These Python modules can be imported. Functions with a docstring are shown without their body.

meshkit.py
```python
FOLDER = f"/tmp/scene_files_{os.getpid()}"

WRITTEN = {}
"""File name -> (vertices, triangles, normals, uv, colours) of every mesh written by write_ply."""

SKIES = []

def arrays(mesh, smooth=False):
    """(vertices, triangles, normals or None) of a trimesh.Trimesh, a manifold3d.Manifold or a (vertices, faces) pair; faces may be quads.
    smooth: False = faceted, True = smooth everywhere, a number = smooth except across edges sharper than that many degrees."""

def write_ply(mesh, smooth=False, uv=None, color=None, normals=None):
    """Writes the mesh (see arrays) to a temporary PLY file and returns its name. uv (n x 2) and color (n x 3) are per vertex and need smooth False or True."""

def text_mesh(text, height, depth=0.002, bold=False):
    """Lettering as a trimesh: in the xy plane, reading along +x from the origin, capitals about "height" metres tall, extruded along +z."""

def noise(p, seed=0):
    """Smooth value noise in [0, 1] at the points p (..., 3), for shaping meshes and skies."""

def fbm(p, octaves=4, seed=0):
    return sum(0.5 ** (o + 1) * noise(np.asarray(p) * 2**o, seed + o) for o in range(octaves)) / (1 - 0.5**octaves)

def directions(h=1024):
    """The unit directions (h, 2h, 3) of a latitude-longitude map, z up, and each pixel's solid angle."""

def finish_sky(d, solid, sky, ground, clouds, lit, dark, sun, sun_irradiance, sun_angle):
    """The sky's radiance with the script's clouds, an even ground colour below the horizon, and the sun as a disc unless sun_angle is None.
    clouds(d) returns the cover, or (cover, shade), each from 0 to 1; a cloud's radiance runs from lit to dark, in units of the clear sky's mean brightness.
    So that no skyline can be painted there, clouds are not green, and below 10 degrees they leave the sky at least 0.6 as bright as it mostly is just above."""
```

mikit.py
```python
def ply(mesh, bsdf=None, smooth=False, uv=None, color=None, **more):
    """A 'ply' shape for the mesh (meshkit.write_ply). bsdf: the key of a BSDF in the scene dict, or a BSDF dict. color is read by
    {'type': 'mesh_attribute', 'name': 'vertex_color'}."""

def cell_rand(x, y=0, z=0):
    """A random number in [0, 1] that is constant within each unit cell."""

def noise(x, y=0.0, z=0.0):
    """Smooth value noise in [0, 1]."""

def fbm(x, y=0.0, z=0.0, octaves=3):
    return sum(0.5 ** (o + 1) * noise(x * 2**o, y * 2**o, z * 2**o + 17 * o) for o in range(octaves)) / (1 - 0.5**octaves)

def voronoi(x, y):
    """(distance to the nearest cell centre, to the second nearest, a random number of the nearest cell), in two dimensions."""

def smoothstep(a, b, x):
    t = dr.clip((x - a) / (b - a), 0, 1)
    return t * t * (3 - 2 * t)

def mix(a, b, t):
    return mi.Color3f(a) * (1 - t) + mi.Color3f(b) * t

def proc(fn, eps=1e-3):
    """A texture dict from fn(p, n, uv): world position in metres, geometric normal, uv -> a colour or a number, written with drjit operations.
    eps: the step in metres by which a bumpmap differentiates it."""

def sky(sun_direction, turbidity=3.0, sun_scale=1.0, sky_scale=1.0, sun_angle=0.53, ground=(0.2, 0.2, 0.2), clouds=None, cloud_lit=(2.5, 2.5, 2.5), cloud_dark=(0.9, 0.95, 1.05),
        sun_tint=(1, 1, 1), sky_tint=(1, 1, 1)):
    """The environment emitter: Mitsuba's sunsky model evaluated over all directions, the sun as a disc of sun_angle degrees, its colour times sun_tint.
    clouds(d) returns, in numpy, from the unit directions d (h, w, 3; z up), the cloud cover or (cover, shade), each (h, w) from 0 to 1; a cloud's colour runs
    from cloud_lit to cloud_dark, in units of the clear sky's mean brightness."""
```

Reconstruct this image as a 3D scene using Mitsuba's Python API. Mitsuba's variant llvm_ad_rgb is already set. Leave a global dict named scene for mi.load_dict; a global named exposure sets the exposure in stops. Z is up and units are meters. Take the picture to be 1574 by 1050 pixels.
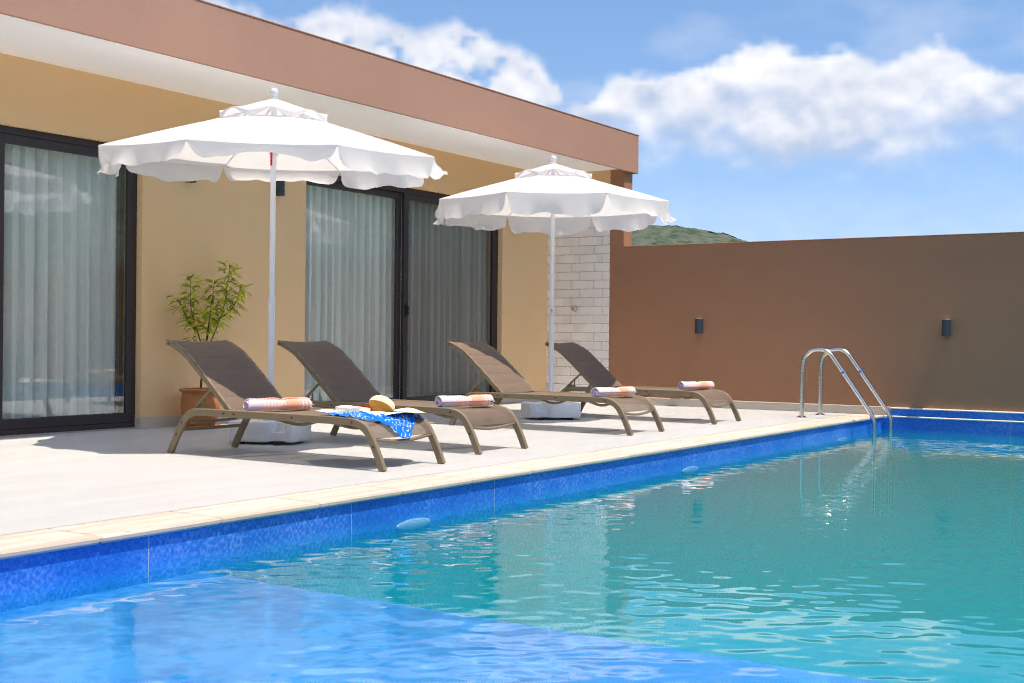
import math, random
import numpy as np, trimesh, manifold3d, drjit as dr
import shapely, shapely.geometry as sg
import mitsuba as mi, mikit, meshkit
from mikit import proc, noise, fbm, smoothstep, mix, cell_rand, voronoi

random.seed(7)
RNG = np.random.default_rng(7)
T = mi.ScalarTransform4f
scene, labels = {}, {}

# ---------------------------------------------------------------- camera, sky, exposure
EYE = np.array([0.0, 0.0, 0.76])
YAW, PITCH, ROLL = 0.5819, -0.0025, 0.0104
FWD = np.array([math.cos(YAW) * math.cos(PITCH), math.sin(YAW) * math.cos(PITCH), math.sin(PITCH)])
_r = np.array([math.sin(YAW), -math.cos(YAW), 0.0])
_u = np.cross(_r, FWD)
UP = -_r * math.sin(ROLL) + _u * math.cos(ROLL)
scene['camera'] = {'type': 'perspective', 'fov': math.degrees(2 * math.atan(787 / 1896.5)), 'fov_axis': 'x',
                   'near_clip': 0.05, 'far_clip': 20000.0,
                   'to_world': T().look_at(origin=EYE.tolist(), target=(EYE + FWD).tolist(), up=UP.tolist())}
exposure = 2.08
SUN = (-0.010, -0.355, 1.0)

TOP_AZ = [-30, -20, -8, 2, 10.9, 12.3, 13.4, 14.2, 16.1, 17.5, 18.6, 21.5, 23.2, 25.9, 28.9, 30.0, 30.95, 31.6]
TOP_EL = [7.0, 10.0, 11.5, 10.5, 11.3, 11.9, 12.4, 13.1, 12.7, 12.2, 12.9, 13.2, 12.8, 12.5, 12.0, 11.1, 10.3, 9.3]
BOT_AZ = [-30, -20, -8, 2, 10.9, 14.2, 16.1, 19.7, 21.1, 24.1, 25.8, 28.2, 30.9, 31.6]
BOT_EL = [6.9, 7.5, 8.0, 8.5, 8.8, 8.3, 7.6, 8.4, 7.7, 8.1, 8.0, 8.5, 9.5, 9.3]
LEFT_AZ = [30.5, 31.3, 32.5, 34.3, 36.1, 37.9, 40.3, 42.1, 44.0, 46, 49, 54, 60, 70]
LEFT_EL = [8.0, 12.0, 13.4, 14.1, 14.6, 14.1, 15.2, 15.2, 14.2, 15.0, 15.4, 15.0, 14.0, 8.0]


def clouds(d):
    az = np.degrees(np.arctan2(d[..., 1], d[..., 0]))
    el = np.degrees(np.arcsin(np.clip(d[..., 2], -1, 1)))
    p = np.stack([az * 0.55, el * 0.75, az * 0], -1)
    n = meshkit.fbm(p, 6, 3) - 0.5
    n2 = meshkit.fbm(p * 2.3 + 9.0, 5, 11) - 0.5
    n3 = meshkit.fbm(np.stack([az * 0.16, el * 0.45, az * 0], -1) + 4.0, 5, 21) - 0.5
    e = el + 1.5 * n + 0.8 * n2
    top = sum(np.interp(az + o, TOP_AZ, TOP_EL, left=7, right=-3) for o in np.linspace(-0.7, 0.7, 9)) / 9 + 0.1
    bot = np.interp(az, BOT_AZ, BOT_EL, left=90, right=90)
    s = lambda a, b, x: np.clip((x - a) / (b - a), 0, 1) ** 2 * (3 - 2 * np.clip((x - a) / (b - a), 0, 1))
    main = s(-0.08, 0.6, top - e) * s(-1.5, 1.9, e - bot + 2.4 * n3 + 0.5 * n)
    relief = meshkit.fbm(p, 5, 3) - meshkit.fbm(p + np.array([-0.12, 0.42, 0.0]), 5, 3)
    h = np.clip((e - bot) / np.maximum(top - bot, 0.3), 0, 1)
    ltop = np.interp(az, LEFT_AZ, LEFT_EL, left=-90, right=-90)
    left = s(-0.1, 0.8, ltop - e) * s(-1.0, 2.0, el - 8.0) * s(-0.1, 0.2, 0.2 + n2 * 0.6 + n * 0.6)
    high = 0.85 * s(0.02, 0.16, meshkit.fbm(np.stack([d[..., 0] / (0.25 + np.abs(d[..., 2])), d[..., 1] / (0.25 + np.abs(d[..., 2])), az * 0], -1) * 2.2, 6, 5) - 0.50) * s(17.5, 26, el)
    wisp = 0.22 * s(0.02, 0.3, n3) * s(3, 7, el) * s(19, 14, el)
    veil = 0.34 * s(10, 0, el)
    cover = np.maximum.reduce([main * np.clip(0.66 + 0.34 * h + 0.7 * n3 + 0.5 * relief, 0.3, 1), left, high, wisp, veil])
    shade = np.clip(0.85 - 0.85 * h - 1.5 * relief + 1.0 * n3, 0, 1) * (main > left) + (left >= main) * np.clip(0.3 - 1.6 * relief, 0, 1)
    return np.clip(cover, 0, 0.97), np.clip(shade, 0, 1)


scene['sky_light'] = mikit.sky(SUN, turbidity=2.6, ground=(0.22, 0.2, 0.17), clouds=clouds,
                               cloud_lit=(2.6, 2.6, 2.68), cloud_dark=(1.45, 1.62, 2.0), sky_tint=(0.88, 0.97, 1.06), sun_tint=(0.97, 1.0, 1.06), sun_scale=0.86)


# ---------------------------------------------------------------- helpers
def tex(fn, eps=1e-3):
    return proc(fn, eps)


def rgb(*c):
    return {'type': 'rgb', 'value': list(c)}


def principled(color, rough=0.6, spec=0.4, metal=0.0, bump=None, bscale=None, **k):
    b = {'type': 'principled', 'base_color': color if isinstance(color, dict) else rgb(*color), 'roughness': rough, 'specular': spec, 'metallic': metal, **k}
    if bump is not None:
        b = {'type': 'bumpmap', 'nested_texture': bump, 'scale': bscale or 1.0, 'bsdf': b}
    return {'type': 'twosided', 'bsdf': b}


USED = {}


def newkey(name):
    n = USED.get(name, 0)
    USED[name] = n + 1
    return name if n == 0 else f'{name}_{n:03d}'


def thing(name, label, cat, group=None):
    k = newkey(name)
    labels[k] = {'label': label, 'category': cat}
    if group:
        labels[k]['group'] = group
    return k


def struct(name, mesh, bsdf, label=None, kind='structure', smooth=False, **more):
    k = newkey(name)
    scene[k] = mikit.ply(mesh, bsdf, smooth=smooth, **more)
    labels[k] = {'kind': kind}
    if label:
        labels[k]['label'] = label
    return k


def part(parent, name, mesh, bsdf, smooth=30, label=None, kind=None, **more):
    k = newkey(f'{parent}__{name}')
    scene[k] = mikit.ply(mesh, bsdf, smooth=smooth, **more)
    if label or kind:
        labels[k] = {}
        if label:
            labels[k]['label'] = label
        if kind:
            labels[k]['kind'] = kind
    return k


def box(x0, x1, y0, y1, z0, z1, c=0.0):
    """A box, its edges chamfered by c."""
    lo, hi = np.array([x0, y0, z0], float), np.array([x1, y1, z1], float)
    if c <= 0:
        m = trimesh.creation.box(extents=hi - lo)
        m.apply_translation((lo + hi) / 2)
        return m
    pts = []
    for i in np.ndindex(2, 2, 2):
        p = np.where(np.array(i) == 0, lo, hi)
        s = np.where(np.array(i) == 0, 1, -1)
        for a in range(3):
            q = p + s * c
            q[a] = p[a]
            pts.append(q)
    return trimesh.convex.convex_hull(np.array(pts))


def cat(*ms):
    return trimesh.util.concatenate([m for m in ms])


def rot(m, axis, deg, point=(0, 0, 0)):
    m = m.copy()
    m.apply_transform(trimesh.transformations.rotation_matrix(math.radians(deg), axis, point))
    return m


def mov(m, x, y, z):
    m = m.copy()
    m.apply_translation([x, y, z])
    return m


def curve(pts, n=40):
    """A smooth curve through the points (Catmull-Rom by arc length)."""
    from scipy.interpolate import PchipInterpolator
    p = np.asarray(pts, float)
    s = np.r_[0, np.cumsum(np.linalg.norm(np.diff(p, axis=0), axis=1))]
    t = np.linspace(0, s[-1], n)
    return np.stack([PchipInterpolator(s, p[:, k])(t) for k in range(p.shape[1])], 1)


def sweep(path, section, ref=(0, 0, 1), caps=True, scale=None):
    """Sweeps a closed 2-D section along a 3-D path."""
    p = np.asarray(path, float)
    n, m = len(p), len(section)
    t = np.gradient(p, axis=0)
    t /= np.linalg.norm(t, axis=1, keepdims=True)
    ref = np.asarray(ref, float)
    if abs(t[0] @ ref) > 0.95:
        ref = np.array([1.0, 0.2, 0.1])
    a = ref - (ref @ t[0]) * t[0]
    a /= np.linalg.norm(a)
    A = []
    for k in range(n):
        a = a - (a @ t[k]) * t[k]
        a /= np.linalg.norm(a)
        A.append(a)
    A = np.array(A)
    B = np.cross(t, A)
    sec = np.asarray(section, float)
    sc = np.ones(n) if scale is None else np.asarray(scale)
    v = p[:, None] + sc[:, None, None] * (sec[None, :, :1] * A[:, None] + sec[None, :, 1:] * B[:, None])
    v = v.reshape(-1, 3)
    f = []
    for i in range(n - 1):
        for j in range(m):
            q = (i * m + j, i * m + (j + 1) % m, (i + 1) * m + (j + 1) % m, (i + 1) * m + j)
            f += [(q[0], q[1], q[2]), (q[0], q[2], q[3])]
    if caps:
        v = np.vstack([v, p[0], p[-1]])
        for j in range(m):
            f.append((n * m, (j + 1) % m, j))
            f.append((n * m + 1, (n - 1) * m + j, (n - 1) * m + (j + 1) % m))
    return trimesh.Trimesh(v, f, process=False)


def circ(r, n=12):
    a = np.arange(n) * 2 * math.pi / n
    return np.stack([r * np.cos(a), r * np.sin(a)], 1)


def tube(path, r, n=12, scale=None):
    return sweep(path, circ(r, n), scale=scale)


def rect(h, w, c=0.004):
    h, w = h / 2, w / 2
    return np.array([(h, w - c), (h - c, w), (-h + c, w), (-h, w - c), (-h, -w + c), (-h + c, -w), (h - c, -w), (h, -w + c)])


def rod(a, b, r, n=10):
    return tube(np.array([a, b], float), r, n)


def grid(fn, nu, nv, closed_u=False):
    """A sheet: fn(u, v) -> points, u and v in [0, 1]; returns mesh and uv."""
    u, v = np.meshgrid(np.linspace(0, 1, nu), np.linspace(0, 1, nv), indexing='ij')
    p = np.asarray(fn(u.ravel(), v.ravel()))
    i, j = np.meshgrid(np.arange(nu - 1), np.arange(nv - 1), indexing='ij')
    q = np.stack([i * nv + j, (i + 1) * nv + j, (i + 1) * nv + j + 1, i * nv + j + 1], -1).reshape(-1, 4)
    f = np.vstack([q[:, [0, 1, 2]], q[:, [0, 2, 3]]])
    return trimesh.Trimesh(p, f, process=False), np.stack([u.ravel(), v.ravel()], 1)


def lathe(profile, n=32):
    return trimesh.creation.revolve(np.asarray(profile, float), sections=n)


def extrude(poly, h):
    return trimesh.creation.extrude_polygon(poly, h, engine='earcut')


# ---------------------------------------------------------------- materials
def paint(c, var=0.06, bump=0.0006):
    c = np.array(c)

    def f(p, n, uv):
        a = fbm(p.x * 1.3, p.y * 1.3, p.z * 1.3, 4)
        b = noise(p.x * 60, p.y * 60, p.z * 60)
        return mi.Color3f(*c.tolist()) * (1 - var + 2 * var * (0.7 * a + 0.3 * b))
    g = lambda p, n, uv: fbm(p.x * 70, p.y * 70, p.z * 70, 3)
    return principled(tex(f), 0.85, 0.2, bump=tex(g, 2e-3), bscale=bump)


scene['mat_fascia'] = paint((0.43, 0.258, 0.195), 0.09, 0.0014)
scene['mat_brown'] = paint((0.36, 0.188, 0.112), 0.13, 0.0018)
scene['mat_yellow'] = paint((0.80, 0.555, 0.305), 0.04, 0.0006)
scene['mat_soffit'] = paint((0.93, 0.93, 0.935), 0.012, 0.0003)


def f_deck(p, n, uv):
    s = fbm(p.x * 2.2, p.y * 9.0, 3.0, 4)
    w = fbm(p.x * 0.5, p.y * 0.9, 8.0, 3)
    g = noise(p.x * 130, p.y * 130, 1.0)
    return mi.Color3f(0.425, 0.432, 0.434) * (0.88 + 0.12 * s + 0.07 * w + 0.035 * g)


scene['mat_deck'] = principled(tex(f_deck), 0.5, 0.35, bump=tex(lambda p, n, uv: fbm(p.x * 20, p.y * 90, 0.0, 3), 2e-3), bscale=0.0003)


def f_trav(p, n, uv):
    band = fbm(p.x * 1.6 + cell_rand(dr.floor((p.x + 20.0) / 0.606)) * 9, p.y * 38.0, p.z * 38, 4)
    pit = smoothstep(0.74, 0.86, fbm(p.x * 18, p.y * 75, p.z * 75, 3))
    tone = cell_rand(dr.floor((p.x + 20.0) / 0.606), 4)
    c = mix((0.50, 0.42, 0.345), (0.57, 0.51, 0.45), smoothstep(0.3, 0.68, band)) * (0.965 + 0.06 * tone)
    return c * (1 - 0.35 * pit)


scene['mat_travertine'] = principled(tex(f_trav), 0.55, 0.35, bump=tex(lambda p, n, uv: fbm(p.x * 15, p.y * 70, p.z * 70, 3), 2e-3), bscale=0.0008)
scene['mat_skirting'] = principled(tex(lambda p, n, uv: mi.Color3f(0.56, 0.50, 0.42) * (0.9 + 0.2 * fbm(p.x * 3, p.y * 3, p.z * 20, 3))), 0.4, 0.4)


def f_pool(p, n, uv):
    a = fbm(p.x * 2.6, p.y * 2.6, p.z * 2.6, 3)
    b = fbm(p.x * 85, p.y * 85, p.z * 60, 3)
    g = noise(p.x * 230, p.y * 230, p.z * 150)
    m = smoothstep(0.30, 0.74, 0.3 * a + 0.4 * b + 0.3 * g)
    lime = smoothstep(0.42, 0.72, a) * smoothstep(0.42, 0.75, b) * 0.30
    c = mix((0.008, 0.115, 0.55), (0.045, 0.24, 0.78), m)
    return c * (1 - lime) + mi.Color3f(0.33, 0.42, 0.80) * lime


scene['mat_pool_tile'] = principled(tex(f_pool), 0.3, 0.5)
scene['mat_pool_floor'] = principled(tex(lambda p, n, uv: mix((0.022, 0.16, 0.58), (0.075, 0.29, 0.76), smoothstep(0.3, 0.7, 0.5 * fbm(p.x * 2.1, p.y * 2.1, 0.0, 4) + 0.5 * fbm(p.x * 16, p.y * 16, 2.0, 3)))), 0.5, 0.3)
scene['mat_grout'] = principled((0.46, 0.50, 0.58), 0.9, 0.2)
scene['mat_white_stone'] = principled((0.72, 0.69, 0.66), 0.6, 0.3)
scene['mat_tile_white'] = principled(tex(lambda p, n, uv: mi.Color3f(0.90, 0.87, 0.85) * (0.93 + 0.1 * cell_rand(dr.floor(p.y / 0.1585), dr.floor(p.z / 0.1047)) + 0.04 * fbm(p.y * 9, p.z * 9, 0.0, 2))), 0.22, 0.5)
scene['mat_tile_grout'] = principled((0.36, 0.345, 0.33), 0.9, 0.2)
scene['mat_frame'] = principled(tex(lambda p, n, uv: mi.Color3f(0.035, 0.028, 0.031) * (0.9 + 0.2 * noise(p.x * 300, p.y * 300, p.z * 300))), 0.42, 0.5)
scene['mat_track'] = principled((0.5, 0.5, 0.52), 0.35, 0.5, 0.8)
scene['mat_glass'] = {'type': 'thindielectric', 'int_ior': 1.85, 'specular_transmittance': rgb(0.94, 1.0, 0.985)}
scene['mat_glass_screened'] = {'type': 'thindielectric', 'int_ior': 1.42, 'specular_transmittance': rgb(0.62, 0.63, 0.61), 'specular_reflectance': rgb(0.6, 0.6, 0.6)}
scene['mat_curtain'] = {'type': 'mask', 'opacity': 0.86, 'bsdf': principled(tex(lambda p, n, uv: mi.Color3f(0.87, 0.89, 0.87) * (0.86 + 0.12 * noise(p.x * 420, p.z * 90, 0.0) + 0.12 * fbm(p.x * 5, p.z * 0.6, 3.0, 3))), 0.9, 0.1)}
scene['mat_room'] = principled((0.16, 0.145, 0.13), 0.9, 0.2)
scene['mat_alu'] = principled(tex(lambda p, n, uv: mi.Color3f(0.215, 0.168, 0.105) * (0.92 + 0.16 * noise(p.x * 260, p.y * 260, p.z * 260))), 0.4, 0.5)


def f_sling(p, n, uv):
    w = 0.5 + 0.25 * dr.sin(p.x * 1500.0) + 0.25 * dr.sin((p.y + p.z) * 1500.0)
    return mi.Color3f(0.165, 0.122, 0.092) * (0.85 + 0.2 * w + 0.1 * fbm(p.x * 6, p.y * 6, p.z * 6, 3))


scene['mat_sling'] = principled(tex(f_sling), 0.8, 0.2)
scene['mat_seat_sling'] = {'type': 'mask', 'opacity': 0.84, 'bsdf': principled(tex(f_sling), 0.8, 0.2)}
scene['mat_seam'] = principled((0.25, 0.20, 0.165), 0.8, 0.2)
scene['mat_bolt'] = principled((0.02, 0.02, 0.02), 0.45, 0.5)
scene['mat_canopy'] = {'type': 'principledthin', 'base_color': tex(lambda p, n, uv: mi.Color3f(0.84, 0.84, 0.855) * (0.97 + 0.05 * fbm(p.x * 5, p.y * 5, p.z * 5, 3))), 'roughness': 0.9, 'diff_trans': 0.95, 'spec_trans': 0.0, 'eta': 1.3}
scene['mat_white_metal'] = principled((0.80, 0.80, 0.82), 0.35, 0.5)
scene['mat_white_plastic'] = principled(tex(lambda p, n, uv: mi.Color3f(0.74, 0.76, 0.79) * (0.93 + 0.1 * fbm(p.x * 8, p.y * 8, p.z * 8, 3))), 0.45, 0.4)
scene['mat_red'] = principled((0.62, 0.03, 0.03), 0.7, 0.3)
scene['mat_brass'] = principled((0.35, 0.24, 0.09), 0.4, 0.5, 0.7)
scene['mat_black'] = principled((0.02, 0.02, 0.02), 0.7, 0.3)
scene['mat_steel'] = {'type': 'twosided', 'bsdf': {'type': 'roughconductor', 'material': 'none', 'specular_reflectance': rgb(0.72, 0.71, 0.69), 'alpha': 0.09}}


def f_towel(p, n, uv):
    u = uv.x
    st = 0.5 + 0.5 * dr.sin(u * 110.0)
    a = mix((0.70, 0.60, 0.72), (0.86, 0.43, 0.36), smoothstep(0.12, 0.34, u))
    a = a * (1 - smoothstep(0.5, 0.68, u)) + mi.Color3f(0.88, 0.36, 0.21) * smoothstep(0.5, 0.68, u)
    far = smoothstep(0.74, 0.92, u)
    a = a * (1 - far) + mi.Color3f(0.87, 0.40, 0.33) * far
    k = st * smoothstep(0.16, 0.24, u) * 0.8 * (1 - 0.75 * smoothstep(0.55, 0.62, u) * (1 - smoothstep(0.8, 0.86, u)))
    a = a * (1 - k) + mi.Color3f(0.86, 0.76, 0.76) * k
    return a * (0.9 + 0.2 * noise(p.x * 300, p.y * 300, p.z * 300))


scene['mat_towel'] = principled(tex(f_towel), 0.95, 0.1, sheen=0.5)
scene['mat_straw'] = principled(tex(lambda p, n, uv: mi.Color3f(0.97, 0.80, 0.34) * (0.8 + 0.3 * noise(p.x * 160 + 9, p.y * 160, p.z * 320))), 0.85, 0.2)
scene['mat_straw_pale'] = principled(tex(lambda p, n, uv: mi.Color3f(0.84, 0.73, 0.48) * (0.85 + 0.22 * noise(p.x * 160 + 9, p.y * 160, p.z * 320))), 0.85, 0.2)


def f_sarong(p, n, uv):
    x, y = uv.x, uv.y
    wob = 0.012 * dr.sin(x * 190.0 + 3 * noise(x * 30, y * 30, 1.0)) + 0.02 * noise(x * 22, y * 22, 4.0)
    row = (y + wob) / 0.034
    fr = dr.abs(row - dr.floor(row) - 0.5)
    on = smoothstep(0.14, 0.07, fr) * smoothstep(0.46, 0.58, noise(x * 70, y * 55, 7.0)) * smoothstep(0.30, 0.44, noise(x * 13, y * 13, 2.0))
    c = mix((0.004, 0.115, 0.60), (0.01, 0.19, 0.76), noise(x * 40, y * 40, 5.0))
    return c * (1 - on) + mi.Color3f(0.72, 0.82, 0.88) * on


scene['mat_sarong'] = principled(tex(f_sarong), 0.9, 0.15)
scene['mat_paper'] = principled(tex(lambda p, n, uv: mi.Color3f(0.78, 0.75, 0.68) * (0.85 + 0.2 * noise(p.z * 900, 0.0, 0.0))), 0.85, 0.2)
scene['mat_red_cover'] = principled((0.70, 0.12, 0.05), 0.5, 0.4)
scene['mat_terracotta'] = principled(tex(lambda p, n, uv: mix((0.36, 0.135, 0.045), (0.52, 0.25, 0.10), fbm(p.x * 9, p.y * 9, p.z * 14, 4))), 0.8, 0.25)
scene['mat_soil'] = principled((0.05, 0.035, 0.025), 0.95, 0.1)
scene['mat_stem'] = principled((0.09, 0.065, 0.035), 0.8, 0.2)
for _i, _c in enumerate([(0.24, 0.34, 0.025), (0.46, 0.54, 0.04), (0.64, 0.64, 0.07)]):
    scene[f'mat_leaf_{_i}'] = {'type': 'principledthin', 'base_color': rgb(*_c), 'roughness': 0.4, 'diff_trans': 0.5, 'spec_trans': 0.0, 'eta': 1.4}
scene['mat_fruit'] = principled((0.85, 0.36, 0.02), 0.4, 0.5)
scene['mat_lamp'] = principled((0.028, 0.042, 0.055), 0.45, 0.5)
scene['mat_pool_lamp'] = principled((0.34, 0.58, 0.68), 0.4, 0.4)
scene['mat_lens'] = principled((0.62, 0.70, 0.72), 0.25, 0.5)
scene['mat_ground'] = principled(tex(lambda p, n, uv: mix((0.16, 0.13, 0.08), (0.07, 0.09, 0.035), smoothstep(0.35, 0.6, fbm(p.x * 0.3, p.y * 0.3, 0.0, 4)))), 0.95, 0.1)


def f_hill(p, n, uv):
    a = fbm(p.x * 0.012, p.y * 0.012, p.z * 0.03, 4)
    b = smoothstep(0.42, 0.6, fbm(p.x * 0.13, p.y * 0.13, p.z * 0.13, 4))
    c = mix((0.085, 0.10, 0.075), (0.045, 0.068, 0.045), b)
    return mix((0.20, 0.195, 0.145), (1, 1, 1), 0.0) * smoothstep(0.58, 0.75, a) * (1 - b) + c * (1 - smoothstep(0.58, 0.75, a) * (1 - b))


scene['mat_hill'] = principled(tex(f_hill), 0.95, 0.1)
scene['pool_water'] = {'type': 'homogeneous', 'albedo': rgb(0.0, 0.70, 0.735), 'sigma_t': 1.25}
scene['mat_water'] = {'type': 'thindielectric', 'int_ior': 1.18}

# ---------------------------------------------------------------- setting: ground, hills, deck, pool
WATER = -0.132
PX0, PX1, PY0, PY1 = 1.15, 12.88, -0.9, 3.85
CY0, CY1 = 3.8295, 4.15          # the coping along the house side


def flat(poly, z, t):
    m = extrude(poly, t)
    m.apply_translation([0, 0, z - t])
    return m


def ground_mesh():
    outer = sg.box(-4000, -4000, 4000, 4000)
    hole = sg.box(-6, -6, 13.11, 12.3)
    return flat(outer.difference(hole), -0.12, 0.3)


struct('ground', ground_mesh(), 'mat_ground')
deck_poly = sg.box(-6, -6, 12.91, 8.2).difference(sg.box(PX0 - 0.32, PY0 - 0.32, 12.95, CY1 + 0.0015))
deck_poly = deck_poly.difference(sg.box(12.0, -7, 13, PY0 - 0.33).difference(sg.box(12.0, -7, 12.91, PY0 - 0.33)))
struct('pool_deck', flat(deck_poly, 0.0, 0.25), 'mat_deck', 'pale grey poolside paving with faint streaks, part in umbrella shade')


def hills():
    az = np.radians(np.r_[np.arange(0, 18, 0.8), np.arange(18, 34, 0.04), np.arange(34, 360, 0.8)])
    na = len(az)
    r = np.r_[160, 220, np.linspace(280, 1150, 88), np.geomspace(1250, 3600, 10)]
    nr = len(r)
    A, R = np.meshgrid(az, r, indexing='ij')
    deg = np.degrees(A)
    E = np.interp(deg, [0, 10, 15, 20, 22.7, 23.5, 25.1, 26.5, 27.7, 33, 42, 60, 90, 150, 200, 250, 290, 305, 325, 345, 352, 360],
                  [1.0, 1.2, 2.2, 3.85, 4.7, 4.9, 5.25, 5.4, 5.45, 5.7, 6.0, 5.0, 5, 6, 8, 9.5, 10.5, 11.5, 10.5, 7, 3, 1.0])
    shape = np.clip((R - 250) / 900, 0, 1) ** 1.2 * np.clip((3600 - R) / 2300, 0, 1) ** 0.3
    P = np.stack([R * np.cos(A), R * np.sin(A), R * 0], -1)
    n = meshkit.fbm(P / 260.0, 5, 2) - 0.5
    n2 = meshkit.fbm(P / 26.0, 3, 8) - 0.5
    ridge = 1150 * np.tan(np.radians(E))
    Z = ridge * np.clip((R - 250) / 900, 0, 1) ** 1.3 * (1 + 0.35 * n * np.clip(1 - np.abs(R - 1150) / 700, 0.15, 1) * (R < 1100))
    Z = np.where(R > 1150, ridge * np.clip(1 - (R - 1150) / 2400, 0, 1), Z)
    Z = Z - 1.5 + (n2 * 7 + 4 * (meshkit.fbm(P / 7.0, 2, 4) - 0.5)) * np.clip((R - 300) / 400, 0, 1)
    P[..., 2] = Z
    i, j = np.meshgrid(np.arange(na), np.arange(nr - 1), indexing='ij')
    k = (i + 1) % na
    q = np.stack([i * nr + j, i * nr + j + 1, k * nr + j + 1, k * nr + j], -1).reshape(-1, 4)
    return trimesh.Trimesh(P.reshape(-1, 3), np.vstack([q[:, [0, 1, 2]], q[:, [0, 2, 3]]]), process=False)


struct('hills', hills(), 'mat_hill', 'green scrub covered hillside beyond the end wall', smooth=True)

# pool shell behind the tiles, floor, shelf
SHELF_X, SHELF_Z, DEEP = 3.54, -0.205, -1.45
struct('pool_floor', cat(box(PX0, PX1, PY0, PY1, DEEP - 0.1, DEEP)), 'mat_pool_floor')
struct('pool_shelf', box(PX0, SHELF_X, PY0, PY1 - 0.0, DEEP, SHELF_Z, 0.04), 'mat_pool_floor', 'shallow blue entry shelf under the water at the near end of the pool')
pw = struct('pool_wall', cat(box(PX0, 12.95, PY1 + 0.0022, PY1 + 0.2, DEEP, -0.030), box(PX1 + 0.0022, PX1 + 0.028, PY0, PY1 + 0.0022, DEEP, -0.020),
                             box(PX0 - 0.2, PX0, PY0 - 0.2, PY1 + 0.2, DEEP, -0.030), box(PX0, 12.95, PY0 - 0.2, PY0, DEEP, -0.030)), 'mat_grout',
            'pool wall of large mottled blue tiles with pale joints')
x = 3.271 - 2 * 1.212
while x < PX1:
    a, b = max(x + 0.003, PX0 + 0.001), min(x + 1.212 - 0.003, PX1 + 0.006)
    part(pw, 'tile', box(a, b, PY1, PY1 + 0.0075, DEEP + 0.001, -0.031, 0.0006), 'mat_pool_tile', smooth=False)
    x += 1.212
y = 2.571
ends = [PY1 - 0.001] + [y - 1.212 * k for k in range(0, 4)]
for a, b in zip(ends[1:], ends[:-1]):
    part(pw, 'tile', box(PX1, PX1 + 0.0075, max(a, PY0) + 0.002, b - 0.002, DEEP + 0.001, -0.0215, 0.001), 'mat_pool_tile', smooth=False)

# coping of travertine slabs
cp = newkey('pool_coping')
labels[cp] = {'kind': 'structure', 'label': 'cream travertine coping along the pool edge'}


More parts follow.
